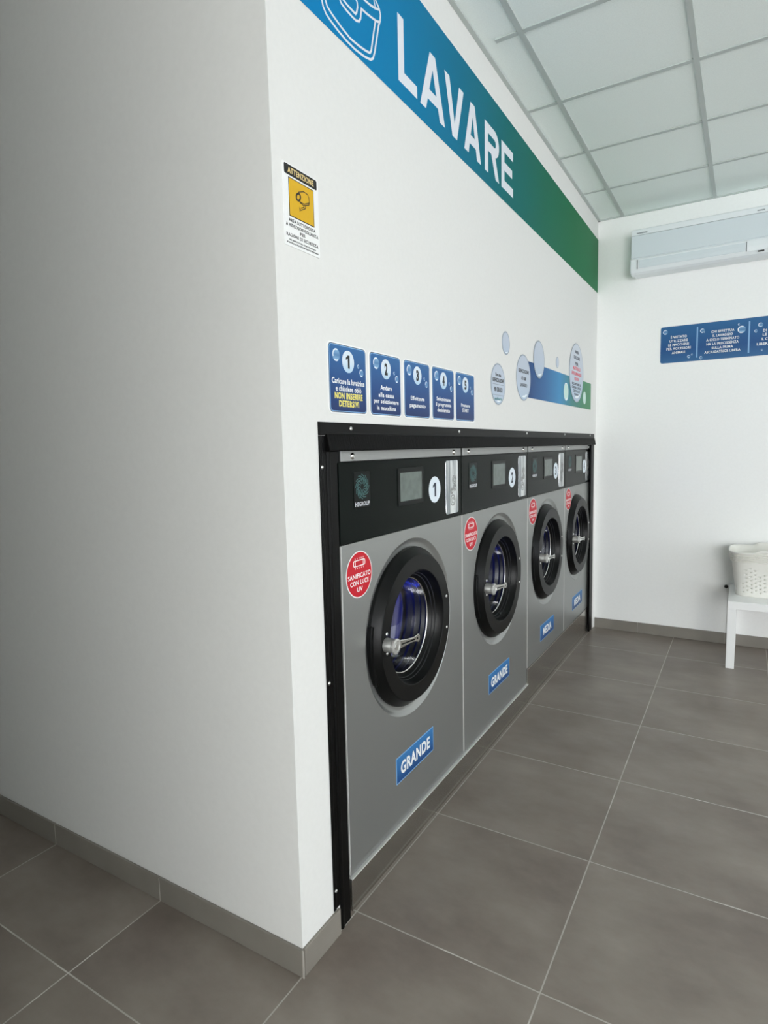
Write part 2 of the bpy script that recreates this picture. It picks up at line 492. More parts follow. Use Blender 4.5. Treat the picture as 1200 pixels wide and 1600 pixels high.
# suspended ceiling: one slab, its bars a child
ceil = tag(MB().box(XL - .1, XR + .1, YN - .1, YB + .12, H + 0.006, H + 0.1).build('ceiling', M['ceil']), kind='structure')
tc_, ox_, oy_, bw = 0.605, 0.178, 2.926, 0.012
bars = MB()
x = ox_
while x < XR:
    bars.box(x - bw, x + bw, YN, YB, H, H + .008); x += tc_
y = oy_
k = 0
while y > YN:
    x0 = 0.07 if k == 3 else 0.0
    xs = 0.0 if y > YW else XL
    bars.box(max(xs, x0) if y > YW else XL, XR, y - bw, y + bw, H + .0005, H + .008)
    y -= tc_; k += 1
bars.box(0, 0.02, YW, YB, H - .001, H + .008)
bars.box(0, XR, YB - .018, YB, H - .001, H + .008)
bars.box(XR - .02, XR, YN, YB, H - .001, H + .008)
bars.build('ceiling_grid', M['tbar'], ceil)

# tile skirting
SK = 0.083
def skirting(name, pieces):
    b = MB()
    for p in pieces: b.box(*p)
    return tag(b.build(name, M['skirt'], bevel=0.002), kind='structure')
T = 0.009
pc, x = [], 0.006
while x > XL:
    x1 = max(XL, (-0.6 if x > -0.5 else x - 0.6))
    pc.append((x1 + 0.001, x - 0.001 if x < 0 else x, YW - T, YW, 0, SK)); x = x1
skirting('baseboard_near', pc)
skirting('baseboard_left', [(0, T, YW + 0.0005, -0.098, 0, SK)])
pc, x = [], T + .002
while x < XR:
    x1 = min(XR, 0.34 if x < 0.1 else x + 0.6)
    pc.append((x + 0.001, x1 - 0.001, YB - T, YB, 0, SK)); x = x1
skirting('baseboard_back', pc)
b_ = MB().box(XR - T, XR, YN + .01, WY0, 0, SK).box(XR - T, XR, WY0, YB - .02, 0, SK)
tag(b_.build('baseboard_right', M['skirt']), kind='structure')
jt = MB()
for x in [0.34 + 0.6 * k for k in range(14)]: jt.box(x - .0012, x + .0012, YB - T - .0005, YB, 0, SK - .002)
for x in (-0.6, -1.2, -1.8, -2.4, -3.0): jt.box(x - .0012, x + .0012, YW - T - .0005, YW, 0, SK - .002)
jt.box(T - .004, T + .0005, YW - T - .0005, YW - T + .003, 0, SK)
tag(jt.build('trim_1', M['joint']), kind='structure')

# ------------------------------------------------------------------ washing machines
XF = -0.020                        # plane of the machine fronts
SC = (1.0354 - XF) / 1.0354
def my(y): return CAM_POS[1] + (y - CAM_POS[1]) * SC
def mz(z): return CAM_POS[2] + (z - CAM_POS[2]) * SC
DZ = mz(0.838)                     # height of the door centres
PZ0, PZ1 = mz(1.203), mz(1.450)    # control panel
BZ0, BZ1 = mz(1.453), mz(1.492)    # top strip

def arc(u, v, r, a0, a1, n=14, ry=None):
    ry = ry or r
    return [(u + r * math.cos(math.radians(a0 + (a1 - a0) * i / n)), v + ry * math.sin(math.radians(a0 + (a1 - a0) * i / n))) for i in range(n + 1)]

def washer(y0, y1, zb, num, size, red_z, label):
    W = y1 - y0
    root = thing('washing_machine', label, 'washing machine', (XF, (y0 + y1) / 2, 0), ROT_LEFT, 'coin washing machines along the left wall')
    hw = W / 2 - 0.0042
    # --- casing with a pressed round dish
    R1 = 0.332
    ztop = PZ0 - .003
    mb = MB()
    cor = [(hw, ztop), (-hw, ztop), (-hw, zb), (hw, zb)]
    angs = sorted([2 * PI * i / 96 for i in range(96)] + [math.atan2(c[1] - DZ, c[0]) % (2 * PI) for c in cor])
    ring_o, ring_i = [], []
    for a in angs:
        ca, sa = math.cos(a), math.sin(a)
        t = min([q for q in ((hw / ca if ca > 1e-9 else -hw / ca if ca < -1e-9 else 9), ((ztop - DZ) / sa if sa > 1e-9 else (zb - DZ) / sa if sa < -1e-9 else 9))])
        ring_o.append((t * ca, DZ + t * sa)); ring_i.append((R1 * ca, DZ + R1 * sa))
    n = len(angs)
    vs = [(p[0], p[1], 0) for p in ring_o] + [(p[0], p[1], 0) for p in ring_i]
    mb.add(vs, [(i, (i + 1) % n, (i + 1) % n + n, i + n) for i in range(n)])
    D = 0.76
    per = [(hw, ztop), (-hw, ztop), (-hw, zb), (hw, zb)]
    for i in range(4):
        a, b = per[i], per[(i + 1) % 4]
        mb.add([(*a, 0), (*b, 0), (*b, -D), (*a, -D)], [(0, 1, 2, 3)])
    mb.add([(*p, -D) for p in per], [(0, 1, 2, 3)])
    cas = mb.build('casing', M['silver'], root)
    bm = bmesh.new(); bm.from_mesh(cas.data); bmesh.ops.remove_doubles(bm, verts=bm.verts, dist=1e-5); bmesh.ops.recalc_face_normals(bm, faces=bm.faces); bm.to_mesh(cas.data); bm.free()
    bv = cas.modifiers.new('bevel', 'BEVEL'); bv.width = .003; bv.segments = 2; bv.limit_method = 'ANGLE'; bv.angle_limit = math.radians(60)
    MB().box(-hw - .0003, -hw + .0034, zb + .004, ztop - .002, -.006, .0006).build('folded_edge_glint', M['edge'], root)  # bright strip painted in for light caught on the casing edge
    dish = MB().lathe([(R1, 0), (R1 - .004, -.002), (R1 - .012, -.012), (R1 - .022, -.016), (0.29, -.016), (0.27, -.02)], 0, DZ, 96)
    dish.build('door_dish', M['dish'], root, smooth=50)
    # upper box behind the control panel, then the panel itself
    MB().box(-hw, hw, ztop + .0005, BZ1, -D, -0.004).build('upper_housing', M['bezel'], root)
    MB().box(-hw, hw, PZ0 + .001, PZ1, -0.0035, 0.001).build('control_panel', M['panel'], root, bevel=0.0015)
    st = MB().box(-hw + .012, hw - .003, BZ0, BZ1, -0.0035, 0.002).build('top_strip', M['bar'], root, bevel=0.001)
    for u in (-hw + .075, hw - .075):
        MB().lathe([(0, .008), (.006, .0075), (.0095, .005), (.0105, .0022)], u, (BZ0 + BZ1) / 2 - .004, 20).build('bolt', M['chrome'], st, smooth=60)
    # emblem plate
    um = -W / 2 + 0.131
    pl = MB().rrect(um, mz(1.362), .096, .116, .004, .001, .0022).build('emblem_plate', M['bezel'], root)
    sw = MB()
    cu, cv = um, mz(1.372)
    for i in range(12):
        a = 2 * PI * i / 12
        pts = []
        for k in range(7):
            q = k / 6; r = .010 + .030 * q; b = a + 1.1 * q * q
            pts.append((cu + r * math.cos(b), cv + r * math.sin(b)))
        sw.ribbon(pts, .0026, .0022, .0026)
        b = a + .2
        sw.ribbon([(cu + .022 * math.cos(b + .2), cv + .022 * math.sin(b + .2)), (cu + .031 * math.cos(b + .62), cv + .031 * math.sin(b + .62))], .0018, .0022, .0026)
    sw.build('swirl_emblem', M['teal'], pl)
    text('lettering', [('HSGROUP', um, mz(1.3115), .0135, .084)], M['letter'], pl, .0022, 0.01)
    # display
    ds = MB()
    ds.rrect(0, mz(1.3535), .196, .134, .004, .001, .0034)
    dp = ds.build('display_bezel', M['bezel'], root, bevel=0.0006)
    MB().rrect(0, mz(1.3535), .166, .102, .003, .0034, .0042).build('display_screen', M['screen'], dp)
    # number badge
    un = 0.198 if W > .85 else 0.176
    nd = MB().disc(un, mz(1.327), .0515, .001, .002, 48)
    nb = nd.build('number_badge', M['numdisc'], root)
    nb.location = (0, 0, 0)
    text('numeral', [(str(num), un, mz(1.327) - .027, .054, .018 if num == 1 else .031)], M['inkblue'], nb, .002, 0.03)
    # embossed foil strip
    uf = W / 2 - 0.099
    fs = MB().rrect(uf, mz(1.3265), .122, .222, .01, .001, .0026).build('foil_strip', M['foil'], root, bevel=0.0008)
    fm = MB()
    for (du, dv, r) in ((.022, .03, .017), (.026, -.002, .014), (-.004, -.016, .012), (.006, -.055, .022)):
        fm.ribbon(arc(uf + du, mz(1.3265) + dv, r, 0, 360, 16), .004, .0026, .0034, False)
        fm.ribbon(arc(uf + du, mz(1.3265) + dv, r * .5, 0, 300, 12), .004, .0026, .0034)
    fm.build('embossed_figure', M['bar'], fs)
    # red sticker
    ur, vr = -W / 2 + .103, mz(red_z)
    rs = MB().disc(ur, vr, .076, 0.0002, .0010, 56).build('round_sticker', M['white'], root)
    MB().disc(ur, vr, .0725, .0010, .0014, 56).build('sticker_face', M['red'], rs)
    ic = MB()
    ic.ribbon(rrect_poly(ur, vr + .0375, .066, .018, .006, 4), .003, .0014, .0019, True)
    for du in (-.023, .023): ic.ribbon([(ur + du, vr + .030), (ur + du, vr + .045)], .0025, .0014, .0019)
    for i in range(5):
        q = (i - 2) * .011
        ic.ribbon([(ur + q, vr + .051), (ur + q * 1.12, vr + .0555)], .002, .0014, .0019)
        ic.ribbon([(ur + q, vr + .024), (ur + q * 1.12, vr + .0195)], .002, .0014, .0019)
    ic.build('lamp_symbol', M['white'], rs)
    text('lettering', [('SANIFICATO', ur, vr - .0105, .0150, .132), ('CON LUCE', ur, vr - .0325, .0150, .108), ('UV', ur, vr - .0550, .0150, .033)], M['white'], rs, .0014, 0.02)
    # size label
    vl = mz(0.339 if W > .85 else 0.355)
    ul = 0.003
    sl = MB().rrect(ul, vl, .303, .100, .004, 0.0002, .0010).build('size_label', M['labeledge'], root)
    MBl = MB().rrect(0, 0, .296, .093, .003, .0010, .0014).build('label_face', M['labelblue'], sl)
    MBl.location = (ul, vl, 0)
    text('lettering', [(size, ul, vl - .025, .048, .236 if size == 'GRANDE' else .185)], M['white'], sl, .0014, 0.035)
    # --- door
    door = MB().lathe([(.296, -.022), (.2985, -.012), (.2965, -.004), (.276, .0185), (.2735, .0235), (.2705, .0262), (.214, .0262), (.2115, .0245), (.2105, .020), (.200, -.008), (.186, -.028), (.184, -.032), (.178, -.032)], 0, DZ, 96).build('door', M['rubber'], root, smooth=28)
    lb = MB()                      # latch housing at the handle side
    lat = []
    for i in range(13):
        a = math.radians(166 + 42 * i / 12); lat.append((.303 * math.cos(a), DZ + .303 * math.sin(a)))
    for i in range(12, -1, -1):
        a = math.radians(166 + 42 * i / 12); lat.append((.284 * math.cos(a), DZ + .284 * math.sin(a)))
    lb.prism(lat, -.015, .004)
    lb.build('latch_housing', M['rubber'], door, bevel=.002)
    for rr, ww in ((.2015, -.0055), (.1935, -.0165)):
        MB().lathe([(rr + .0012, ww - .002), (rr + .0008, ww + .0014), (rr - .0012, ww + .0012), (rr - .0016, ww - .002)], 0, DZ, 80, True).build('gleam_ring', M['gleamring'], door, smooth=60)  # grey rings added to imitate highlight lines inside the door funnel
    MB().lathe([(.1825, -.0315), (.181, -.0290), (.1775, -.0290), (.1760, -.0315)], 0, DZ, 80, True).build('glass_ring', M['chrome'], door, smooth=60)
    MB().lathe([(.1765, -.033), (.172, -.055), (.162, -.085), (.140, -.110), (.105, -.128), (.060, -.138), (.0005, -.141)], 0, DZ, 64).build('porthole_glass', M['glass'], door, smooth=60)
    # hub and lever
    hu, hv = my(0.187) - my(0.4187) - .008, mz(0.838) + .002
    hp = MB().lathe([(.0235, .0262), (.0245, .030), (.0245, .058), (.0265, .060), (.0275, .064), (.0265, .069), (.020, .0705), (.019, .068), (.0005, .068)], hu, hv, 32).build('handle', M['castzinc'], door, smooth=40)
    lv = MB()
    pts, nseg = [], 16
    up, dn = [], []
    for i in range(nseg + 1):
        q = i / nseg; x = .018 + .152 * q
        hwid = .0165 - .0085 * math.sin(PI * min(1, q * 1.12) * .5) * 1.0 + .011 * max(0, (q - .62) / .38) ** 1.6
        if q > .93: hwid *= math.sqrt(max(0, 1 - ((q - .93) / .075) ** 2)) * .98 + .02
        yo = -.016 * q
        up.append((hu + x, hv + yo + hwid)); dn.append((hu + x, hv + yo - hwid * .95))
    lv.prism(dn + up[::-1], .0585, .0685)
    lo = lv.build('lever', M['chrome'], door, bevel=.0025, segs=3)
    MB().ribbon([(hu + .035, hv - .002), (hu + .085, hv - .007), (hu + .132, hv - .012)], .0045, .0685, .0692).build('lever_groove', M['bezel'], door)
    MB().disc(hu + .150, hv - .014, .004, .0685, .0692, 14).build('lever_hole', M['bezel'], door)
    MB().disc(hu, hv, .012, .068, .0705, 6).build('hub_bolt', M['zinc'], door, bevel=.0008)
    for (u, v) in ((hu + .007, hv + .035), (hu + .007, hv - .033), (.2405, DZ + .063), (.2405, DZ - .066)):
        MB().lathe([(.0005, .0300), (.004, .0296), (.0058, .0282), (.006, .0262)], u, v, 14).build('screw', M['zinc'], door, smooth=60)
    # gasket and drum seen through the glass
    MB().lathe([(.180, -.034), (.194, -.048), (.188, -.062), (.203, -.076), (.196, -.094), (.208, -.112), (.202, -.132), (.212, -.148), (.30, -.155)], 0, DZ, 72).build('door_gasket', M['gasket'], root, smooth=30)
    prof = [(.205, -.158), (.300, -.160)]
    w = -.165
    while w > -.60:
        prof += [(.302, w), (.296, w - .014), (.302, w - .028)]; w -= .034
    prof += [(.302, -.61), (.26, -.62), (.12, -.615), (.0005, -.60)]
    dr = MB().lathe(prof, 0, DZ, 72).build('drum', M['drum'], root, smooth=30)
    # the blue lamp that sanitises the load
    MB().tube([(-.055, DZ - .193, -.150), (.0, DZ - .199, -.150), (.055, DZ - .193, -.150)], .0045, 10).build('ultraviolet_lamp', M['uv'], root, smooth=60)
    pl_ = bpy.data.lights.new('ultraviolet_light', 'POINT'); pl_.energy = 3.0 if num < 3 else 1.3; pl_.color = (0.03, 0.06, 1.0); pl_.shadow_soft_size = .02
    lo_ = bpy.data.objects.new('ultraviolet_light', pl_); COL.objects.link(lo_); lo_.parent = root; lo_.location = (.05, DZ - .19, -.26)
    return root

ZB1, ZB2 = mz(0.139), mz(0.221)
edges = [my(-0.033), my(0.869), my(1.774), my(2.575), my(3.335)]
washer(edges[0], edges[1], ZB1, 1, 'GRANDE', 1.097, 'large washing machine numbered 1 with GRANDE label, nearest the wall corner')
washer(edges[1], edges[2], ZB1, 2, 'GRANDE', 1.107, 'large washing machine numbered 2 with GRANDE label, second from the corner')
washer(edges[2], edges[3], ZB2, 3, 'MEDIA', 1.115, 'medium washing machine numbered 3 with MEDIA label, third in the row')
washer(edges[3], edges[4], ZB2, 4, 'MEDIA', 1.118, 'medium washing machine numbered 4 with MEDIA label, farthest by the back wall')

# steel plinths below them
PX = -0.011
p1 = MB().box(-CLEAR + .02, PX, edges[0] - .002, edges[2] - .0005, 0, mz(0.1345)).build('plinth', M['steel'], bevel=.0015)
MB().box(XF - .006, PX + .0006, edges[0], edges[2] - .001, mz(0.1345) - .003, mz(0.1345) + .0012).build('ledge_glint', M['edge'], p1)  # pale strip stands in for the light along the plinth ledge
tag(p1, 'low stainless steel plinth under the two machines labelled GRANDE', 'plinth', 'steel plinths under the machines')
p2 = MB().box(-CLEAR + .02, PX - .004, edges[2] + .0005, edges[4] + .004, 0, ZB2 - .002).build('plinth', M['steel'], bevel=.0015)
tag(p2, 'taller stainless steel plinth under the two machines labelled MEDIA', 'plinth', 'steel plinths under the machines')

# black cover strips closing the gap round the machines
su = thing('gap_cover_frame', 'black cover frame screwed to the white wall around the row of machines', 'frame', (0, 1.6, 0))
def world_part(mb, name, m, **k):
    o = mb.build(name, m, su, **k); o.matrix_parent_inverse = Matrix.Translation((0, -1.6, 0)); return o
FY0, FY1, FZT = -0.123, 3.448, 1.568
def sweep_y(prof, y0, y1):
    mb = MB(); n = len(prof)
    vs = [(p[0], y0, p[1]) for p in prof] + [(p[0], y1, p[1]) for p in prof]
    mb.add(vs, [tuple(range(n)), tuple(range(2 * n - 1, n - 1, -1))] + [(i, i + n, (i + 1) % n + n, (i + 1) % n) for i in range(n)])
    return mb
world_part(sweep_y([(0.0005, FZT), (.0035, FZT), (.0045, 1.540), (.0055, 1.534), (0.0005, 1.530)], FY0, FY1), 'top_flange', M['black'], bevel=.0006)
world_part(sweep_y([(.003, 1.5335), (.0065, 1.533), (.016, 1.488), (.014, 1.484), (-.0165, 1.484), (-.0165, 1.492), (.000, 1.500), (-.001, 1.5335)], FY0 + .034, FY1 + .004), 'top_brush_strip', M['brush'], bevel=.0008)
def sweep_z(prof, z0, z1):
    mb = MB(); n = len(prof)
    vs = [(p[0], p[1], z0) for p in prof] + [(p[0], p[1], z1) for p in prof]
    mb.add(vs, [tuple(range(n - 1, -1, -1)), tuple(range(n, 2 * n))] + [(i, (i + 1) % n, (i + 1) % n + n, i + n) for i in range(n)])
    return mb
world_part(sweep_z([(.0005, FY0), (.0035, FY0), (.0035, FY0 + .012), (.0015, FY0 + .016), (.0015, -.090), (.0005, -.089)], SK + .004, 1.5295), 'side_flange', M['black'], bevel=.0005)
world_part(sweep_z([(.002, -.0885), (.006, -.084), (.006, -.076), (.002, -.070), (.001, -.036), (-.003, -.031), (-.0195, -.0305), (-.0195, -.034), (-.006, -.0345), (-.004, -.0885)], 0.002, 1.4835), 'side_post', M['black'], bevel=.0008)
world_part(sweep_z([(.0005, 3.448), (.0035, 3.448), (.0035, 3.425), (.0015, 3.365), (.000, 3.362), (-.010, 3.366), (-.010, 3.370), (-.001, 3.372)], 0.002, 1.4835), 'side_post', M['black'])
for (y, z) in ((.038, 1.551), (.844, 1.553), (1.75, 1.555), (2.55, 1.556), (3.3, 1.556)):
    o = MB().lathe([(.0005, .0038), (.004, .0034), (.0062, .0018), (.0065, 0)], 0, 0, 14).build('screw', M['zinc'], su, smooth=60)
    o.location = (.0040, y - 1.6, z); o.rotation_euler = ROT_LEFT
for (y, z) in ((-.1125, 1.44), (-.1125, .806), (-.1125, .149)):
    o = MB().lathe([(.0005, .0038), (.0035, .0034), (.0052, .0018), (.0055, 0)], 0, 0, 14).build('screw', M['zinc'], su, smooth=60)
    o.location = (.0034, y - 1.6, z); o.rotation_euler = ROT_LEFT

# ------------------------------------------------------------------ printed signs on the left wall
LAY = 0.0004
# big banner
by0, by1, bz0, bz1 = YW + .001, YB - .001, 2.650, 3.043
bn = thing('wash_banner', 'blue to green LAVARE banner across the top of the left wall', 'banner', (0.0, 0, 0), ROT_LEFT)
bb = MB()
bb.box(by0, by1, bz0, bz1, .0004, .0012)
bb.build('banner_sheet', M['bandtop'], bn)
lv_ = [('L', .383, .516), ('A', .540, .744), ('V', .745, .925), ('A', .930, 1.110), ('R', 1.157, 1.335), ('E', 1.368, 1.532)]
def block_letter(c, a, b, z0, h, t):
    """a bold sans capital drawn with strokes of width t inside a..b, z0..z0+h"""
    mb = MB(); q = t / 2; W = (.0012, .0016); z1 = z0 + h
    if c == 'L': mb.ribbon([(a + q, z1), (a + q, z0 + q), (b, z0 + q)], t, *W)
    if c == 'E':
        mb.ribbon([(b, z1 - q), (a + q, z1 - q), (a + q, z0 + q), (b, z0 + q)], t, *W)
        mb.box(a + t, b - t * .35, z0 + h / 2 - q * .95, z0 + h / 2 + q * .95, *W)
    if c == 'V':
        m = (a + b) / 2; k = t * 1.10
        mb.prism([(a, z1), (m - k / 2, z0), (m + k / 2, z0), (b, z1), (b - k, z1), (m, z0 + t * 1.25), (a + k, z1)], *W)
    if c == 'A':
        m = (a + b) / 2; k = t * 1.10; zc = z0 + h * .20
        f = lambda z: (z - z0) / h
        L = lambda z: a + (m - k / 2 - a) * f(z)
        zi = z1 - t * 1.25
        Li = lambda z: a + k + (m - a - k) * (z - z0) / (zi - z0)
        mb.prism([(a, z0), (a + k, z0), (Li(zi), zi), (2 * m - a - k, z0), (b, z0), (m + k / 2, z1), (m - k / 2, z1)], *W)
        mb.prism([(Li(zc) - t * .2, zc), (2 * m - Li(zc) + t * .2, zc), (2 * m - Li(zc + t * .9) + t * .2, zc + t * .9), (Li(zc + t * .9) - t * .2, zc + t * .9)], W[0], W[1] - .00005)
    if c == 'R':
        rr = h * .27; zc = z1 - q - rr + q * .2; xc = b - rr * .72 - q
        mb.ribbon([(a + q, z0), (a + q, z1)], t, *W)
        mb.ribbon([(a + q, z1 - q)] + arc(xc, z1 - h * .275, rr * .72, 90, -90, 14, h * .275 - q) + [(a + q, z1 - h * .55 + q)], t, W[0], W[1] - .00003)
        mb.prism([(b - t * 1.1, z0), (b, z0), (a + (b - a) * .72, z1 - h * .52), (a + (b - a) * .42, z1 - h * .52)], W[0], W[1] - .00006)
    return mb
for c, a, b in lv_: block_letter(c, a, b, 2.704, .208, .040).build('letter', M['letter'], bn)
ic = MB()
LW, W0, W1 = .0068, .0012, .0016
ic.ribbon([(-.03, 2.93), (-.045, 2.82), (-.045, 2.74), (-.041, 2.706), (-.036, 2.692), (-.022, 2.680), (-.005, 2.675), (.031, 2.668), (.075, 2.663), (.122, 2.663), (.171, 2.669), (.207, 2.678), (.222, 2.689), (.233, 2.713), (.247, 2.759), (.260, 2.803), (.270, 2.823), (.273, 2.842), (.267, 2.856), (.240, 2.872), (.16, 2.91), (.06, 2.94), (-.03, 2.93)], LW, W0, W1)
ic.ribbon([(-.02, 2.90), (-.028, 2.78), (-.024, 2.716), (-.017, 2.703), (.007, 2.695), (.050, 2.686), (.095, 2.680), (.143, 2.684), (.181, 2.690), (.204, 2.696), (.212, 2.706), (.227, 2.759), (.241, 2.806)], LW, W0, W1)
ic.ribbon([(.03, 2.80), (.040, 2.765), (.053, 2.751), (.079, 2.747), (.110, 2.746), (.130, 2.747), (.146, 2.754), (.155, 2.767), (.161, 2.797), (.190, 2.800), (.220, 2.805), (.251, 2.811), (.264, 2.817)], LW, W0, W1)
ic.ribbon([(.055, 2.79), (.063, 2.767), (.084, 2.764), (.127, 2.764), (.134, 2.772), (.140, 2.791), (.138, 2.802), (.120, 2.815)], LW, W0, W1)
ic.ribbon([(.150, 2.832), (.179, 2.832), (.209, 2.836), (.239, 2.843), (.267, 2.854)], LW, W0, W1)
ic.ribbon([(.228, 2.876), (.236, 2.862), (.242, 2.847)], LW * .8, W0, W1)
ic.build('washing_symbol', M['letter'], bn)

def step_sign(i, yc, label, lines, ylines=()):
    r = thing('step_sign', label, 'sign', (0, yc, 1.6965), ROT_LEFT, 'numbered instruction signs above the machines')
    MB().rrect(0, 0, .206, .206, .017, .0003, .0022).build('sign_board', M['white'], r)
    MB().rrect(0, 0, .197, .197, .014, .0022, .0026).build('dark_edge', M['inkblue'], r)
    MB().rrect(0, 0, .193, .193, .0125, .0026, .0029).build('pale_edge', M['labeledge'], r)
    MB().rrect(0, 0, .188, .188, .011, .0029, .0033).build('sign_face', M['signblue'], r)
    nb = MB().disc(0, .052, .0315, .0033, .0037, 48, .0325).build('number_bubble', M['numdisc'], r)
    nb.location = (0, .052, 0)
    for v in nb.data.vertices: v.co.y -= .052
    text('numeral', [(str(i), 0, -.0195, .0385, .0105 if i == 1 else .0195)], M['ink'], nb, .0037, 0.045)
    for (u, v, q) in ((-.062, .066, .0185), (.054, .044, .0058), (.071, .0255, .0112)):
        b = MB().disc(0, 0, q, .0033, .0037, 30).build('bubble', M['bubbleblue'], r); b.location = (u, v, 0)
        MB().ribbon(arc(0, 0, q * .86, 70, 200, 10), q * .2, .0037, .0040).ribbon(arc(0, 0, q * .86, 235, 300, 8), q * .24, .0037, .0040).build('highlight', M['bubblelite'], b)
    text('lettering', lines, M['white'], r, .0033, 0.02)
    if ylines: text('warning_lettering', ylines, M['yellowtext'], r, .0033, 0.03)
    return r
step_sign(1, .0345, 'square blue sign 1, Caricare la lavatrice, with yellow NON INSERIRE DETERSIVI', [('Caricare la lavatrice', 0, -.0155, .0165, .172), ('e chiudere obl\u00f2', 0, -.0365, .0165, .135)],
          [('NON INSERIRE', 0, -.059, .0185, .148), ('DETERSIVI', 0, -.0815, .0185, .106)])
step_sign(2, .256, 'square blue sign 2 with four lines ending in la macchina', [('Andare', 0, -.016, .0145, .075), ('alla cassa', 0, -.0395, .0145, .1), ('per selezionare', 0, -.060, .0145, .16), ('la macchina', 0, -.082, .0145, .123)])
step_sign(3, .479, 'square blue sign 3 reading Effettuare pagamento', [('Effettuare', 0, -.037, .0145, .105), ('pagamento', 0, -.062, .0145, .122)])
step_sign(4, .699, 'square blue sign 4 reading Selezionare il programma desiderato', [('Selezionare', 0, -.027, .0145, .126), ('il programma', 0, -.048, .0145, .140), ('desiderato', 0, -.070, .0145, .113)])
step_sign(5, .915, 'square blue sign 5 reading Premere START, last of the row', [('Premere', 0, -.0405, .0145, .090), ('START', 0, -.0615, .0145, .068)])

# camera warning notice
wn = thing('warning_notice', 'white ATTENZIONE notice with yellow camera picture near the wall corner', 'sign', (0, -.162, 2.1185), ROT_LEFT)
MB().rrect(0, 0, .150, .205, .004, .0003, .0020).build('notice_board', M['white'], wn)
hd = MB().rrect(0, .0870, .136, .0255, .004, .0020, .0023).build('header', M['ink'], wn)
text('lettering', [('ATTENZIONE', 0, .0800, .0142, .108)], M['cream'], hd, .0023, 0.02)
yb_ = MB().rrect(0, .0215, .1055, .0965, .001, .0020, .0023).build('picture_edge', M['ink'], wn)
MB().rrect(0, .0215, .1010, .0920, .001, .0023, .0026).build('picture', M['yellow'], yb_)
cs = MB()
def cp(x, y): return (-.0525 + (x - 185) / 362 * .105, .0697 - (y - 345 - (x - 185) * .556) / 565 * .0965)
A = (.0026, .0029)
cs.ribbon([cp(318, 590), cp(325, 572), cp(400, 568), cp(455, 608), cp(474, 660), cp(478, 735), cp(400, 752), cp(352, 725), cp(335, 700)], .0022, *A)
cs.ribbon([cp(335, 700), cp(340, 728), cp(395, 775), cp(472, 765), cp(478, 735)], .0022, *A)
cs.ribbon([cp(318 + 30 * math.cos(q), 645 + 52 * math.sin(q)) for q in [2 * PI * k / 20 for k in range(20)]], .0048, *A, True)
cs.ribbon([cp(418, 772), cp(418, 815), cp(395, 828), cp(345, 840), cp(330, 800), cp(335, 860)], .0022, *A)
cs.ribbon([cp(392, 778), cp(396, 800), cp(350, 810)], .0022, *A)
cs.build('camera_symbol', M['ink'], yb_)
text('lettering', [('AREA SOTTOPOSTA', 0, -.0405, .0082, .112), ('A VIDEOSORVEGLIANZA', 0, -.0530, .0082, .136), ('PER', 0, -.0655, .0082, .022), ('RAGIONI DI SICUREZZA', 0, -.0780, .0082, .134),
                   ('NEL RISPETTO DEL GDPR UE 679/2016', 0, -.0880, .0038, .112), ('IN MATERIA DI PROTEZIONE DEI DATI PERSONALI', 0, -.0955, .0038, .134)], M['ink'], wn, .0020, 0.02)

# printed strip and bubbles by the back corner
sp_ = MB().box(-.77, .77, -.0975, .0975, .0004, .0009).build('gradient_strip', M['bandlow'])
sp_.location = (0, 2.552, 1.846); sp_.rotation_euler = ROT_LEFT
tag(sp_, 'plain blue to green strip behind the bubbles near the back corner', 'wall decal')
BG = 'bubble decals beside the instruction signs'
def bubble(y, z, r, label, lines=(), m='bubble', e='bubbleedge', lay=.0010, shine=True):
    o = thing('bubble_decal', label, 'bubble decal', (0, y, z), ROT_LEFT, BG)
    MB().disc(0, 0, r, lay, lay + .0005, 48).build('outline', M[e], o)
    MB().disc(0, 0, r - .006 if r > .05 else r - .003, lay + .0005, lay + .0008, 48).build('bubble_face', M[m], o)
    if shine:
        MB().prism(arc(0, 0, r * .86, 255, 305, 10) + arc(.05 * r, -.35 * r, r * .42, 300, 260, 8), lay + .0008, lay + .0011).build('highlight', M['bubblelite'], o)
    by = {}
    for l in lines: by.setdefault(l[5], []).append(l[:5])
    for k, v in by.items(): text('lettering', v, M[k], o, lay + .0008, 0.03)
    if r > .09 and lines is B1L:
        mb = MB()
        for v in (-.002, -.052): mb.box(-.075, .075, v - .0015, v + .0015, lay + .0008, lay + .0011)
        mb.build('rule_line', M['bubbleedge'], o)
    return o
B1L = [('Per una', 0, .036, .016, .072, 'ink'), ('IGIENIZZAZIONE', 0, .009, .018, .150, 'ink'), ('90 GRADI', 0, -.037, .022, .110, 'ink'), ('sanificante', 0, -.076, .014, .098, 'inkteal')]
bubble(1.316, 1.784, .098, 'round bubble decal with dark and teal lettering, left of the gradient strip', B1L)
bubble(1.426, 1.991, .056, 'small plain bubble decal floating highest on the left, over the lettered bubble')
bubble(1.702, 1.848, .121, 'large lettered bubble decal overlapping the blue left end of the strip', [('IGIENIZZAZIONE', 0, .024, .018, .172, 'ink'), ('AD OGNI', 0, -.013, .018, .078, 'ink'), ('LAVAGGIO', 0, -.048, .018, .112, 'ink')])
bubble(1.977, 1.973, .105, 'plain large bubble decal dipping into the upper edge of the strip', lay=.0022)
bubble(2.370, 2.000, .033, 'tiny plain bubble decal above the middle of the strip')
bubble(2.588, 1.835, .058, 'pale bubble decal without lettering on the green half of the strip', m='bubblegreen', e='bubblelite')
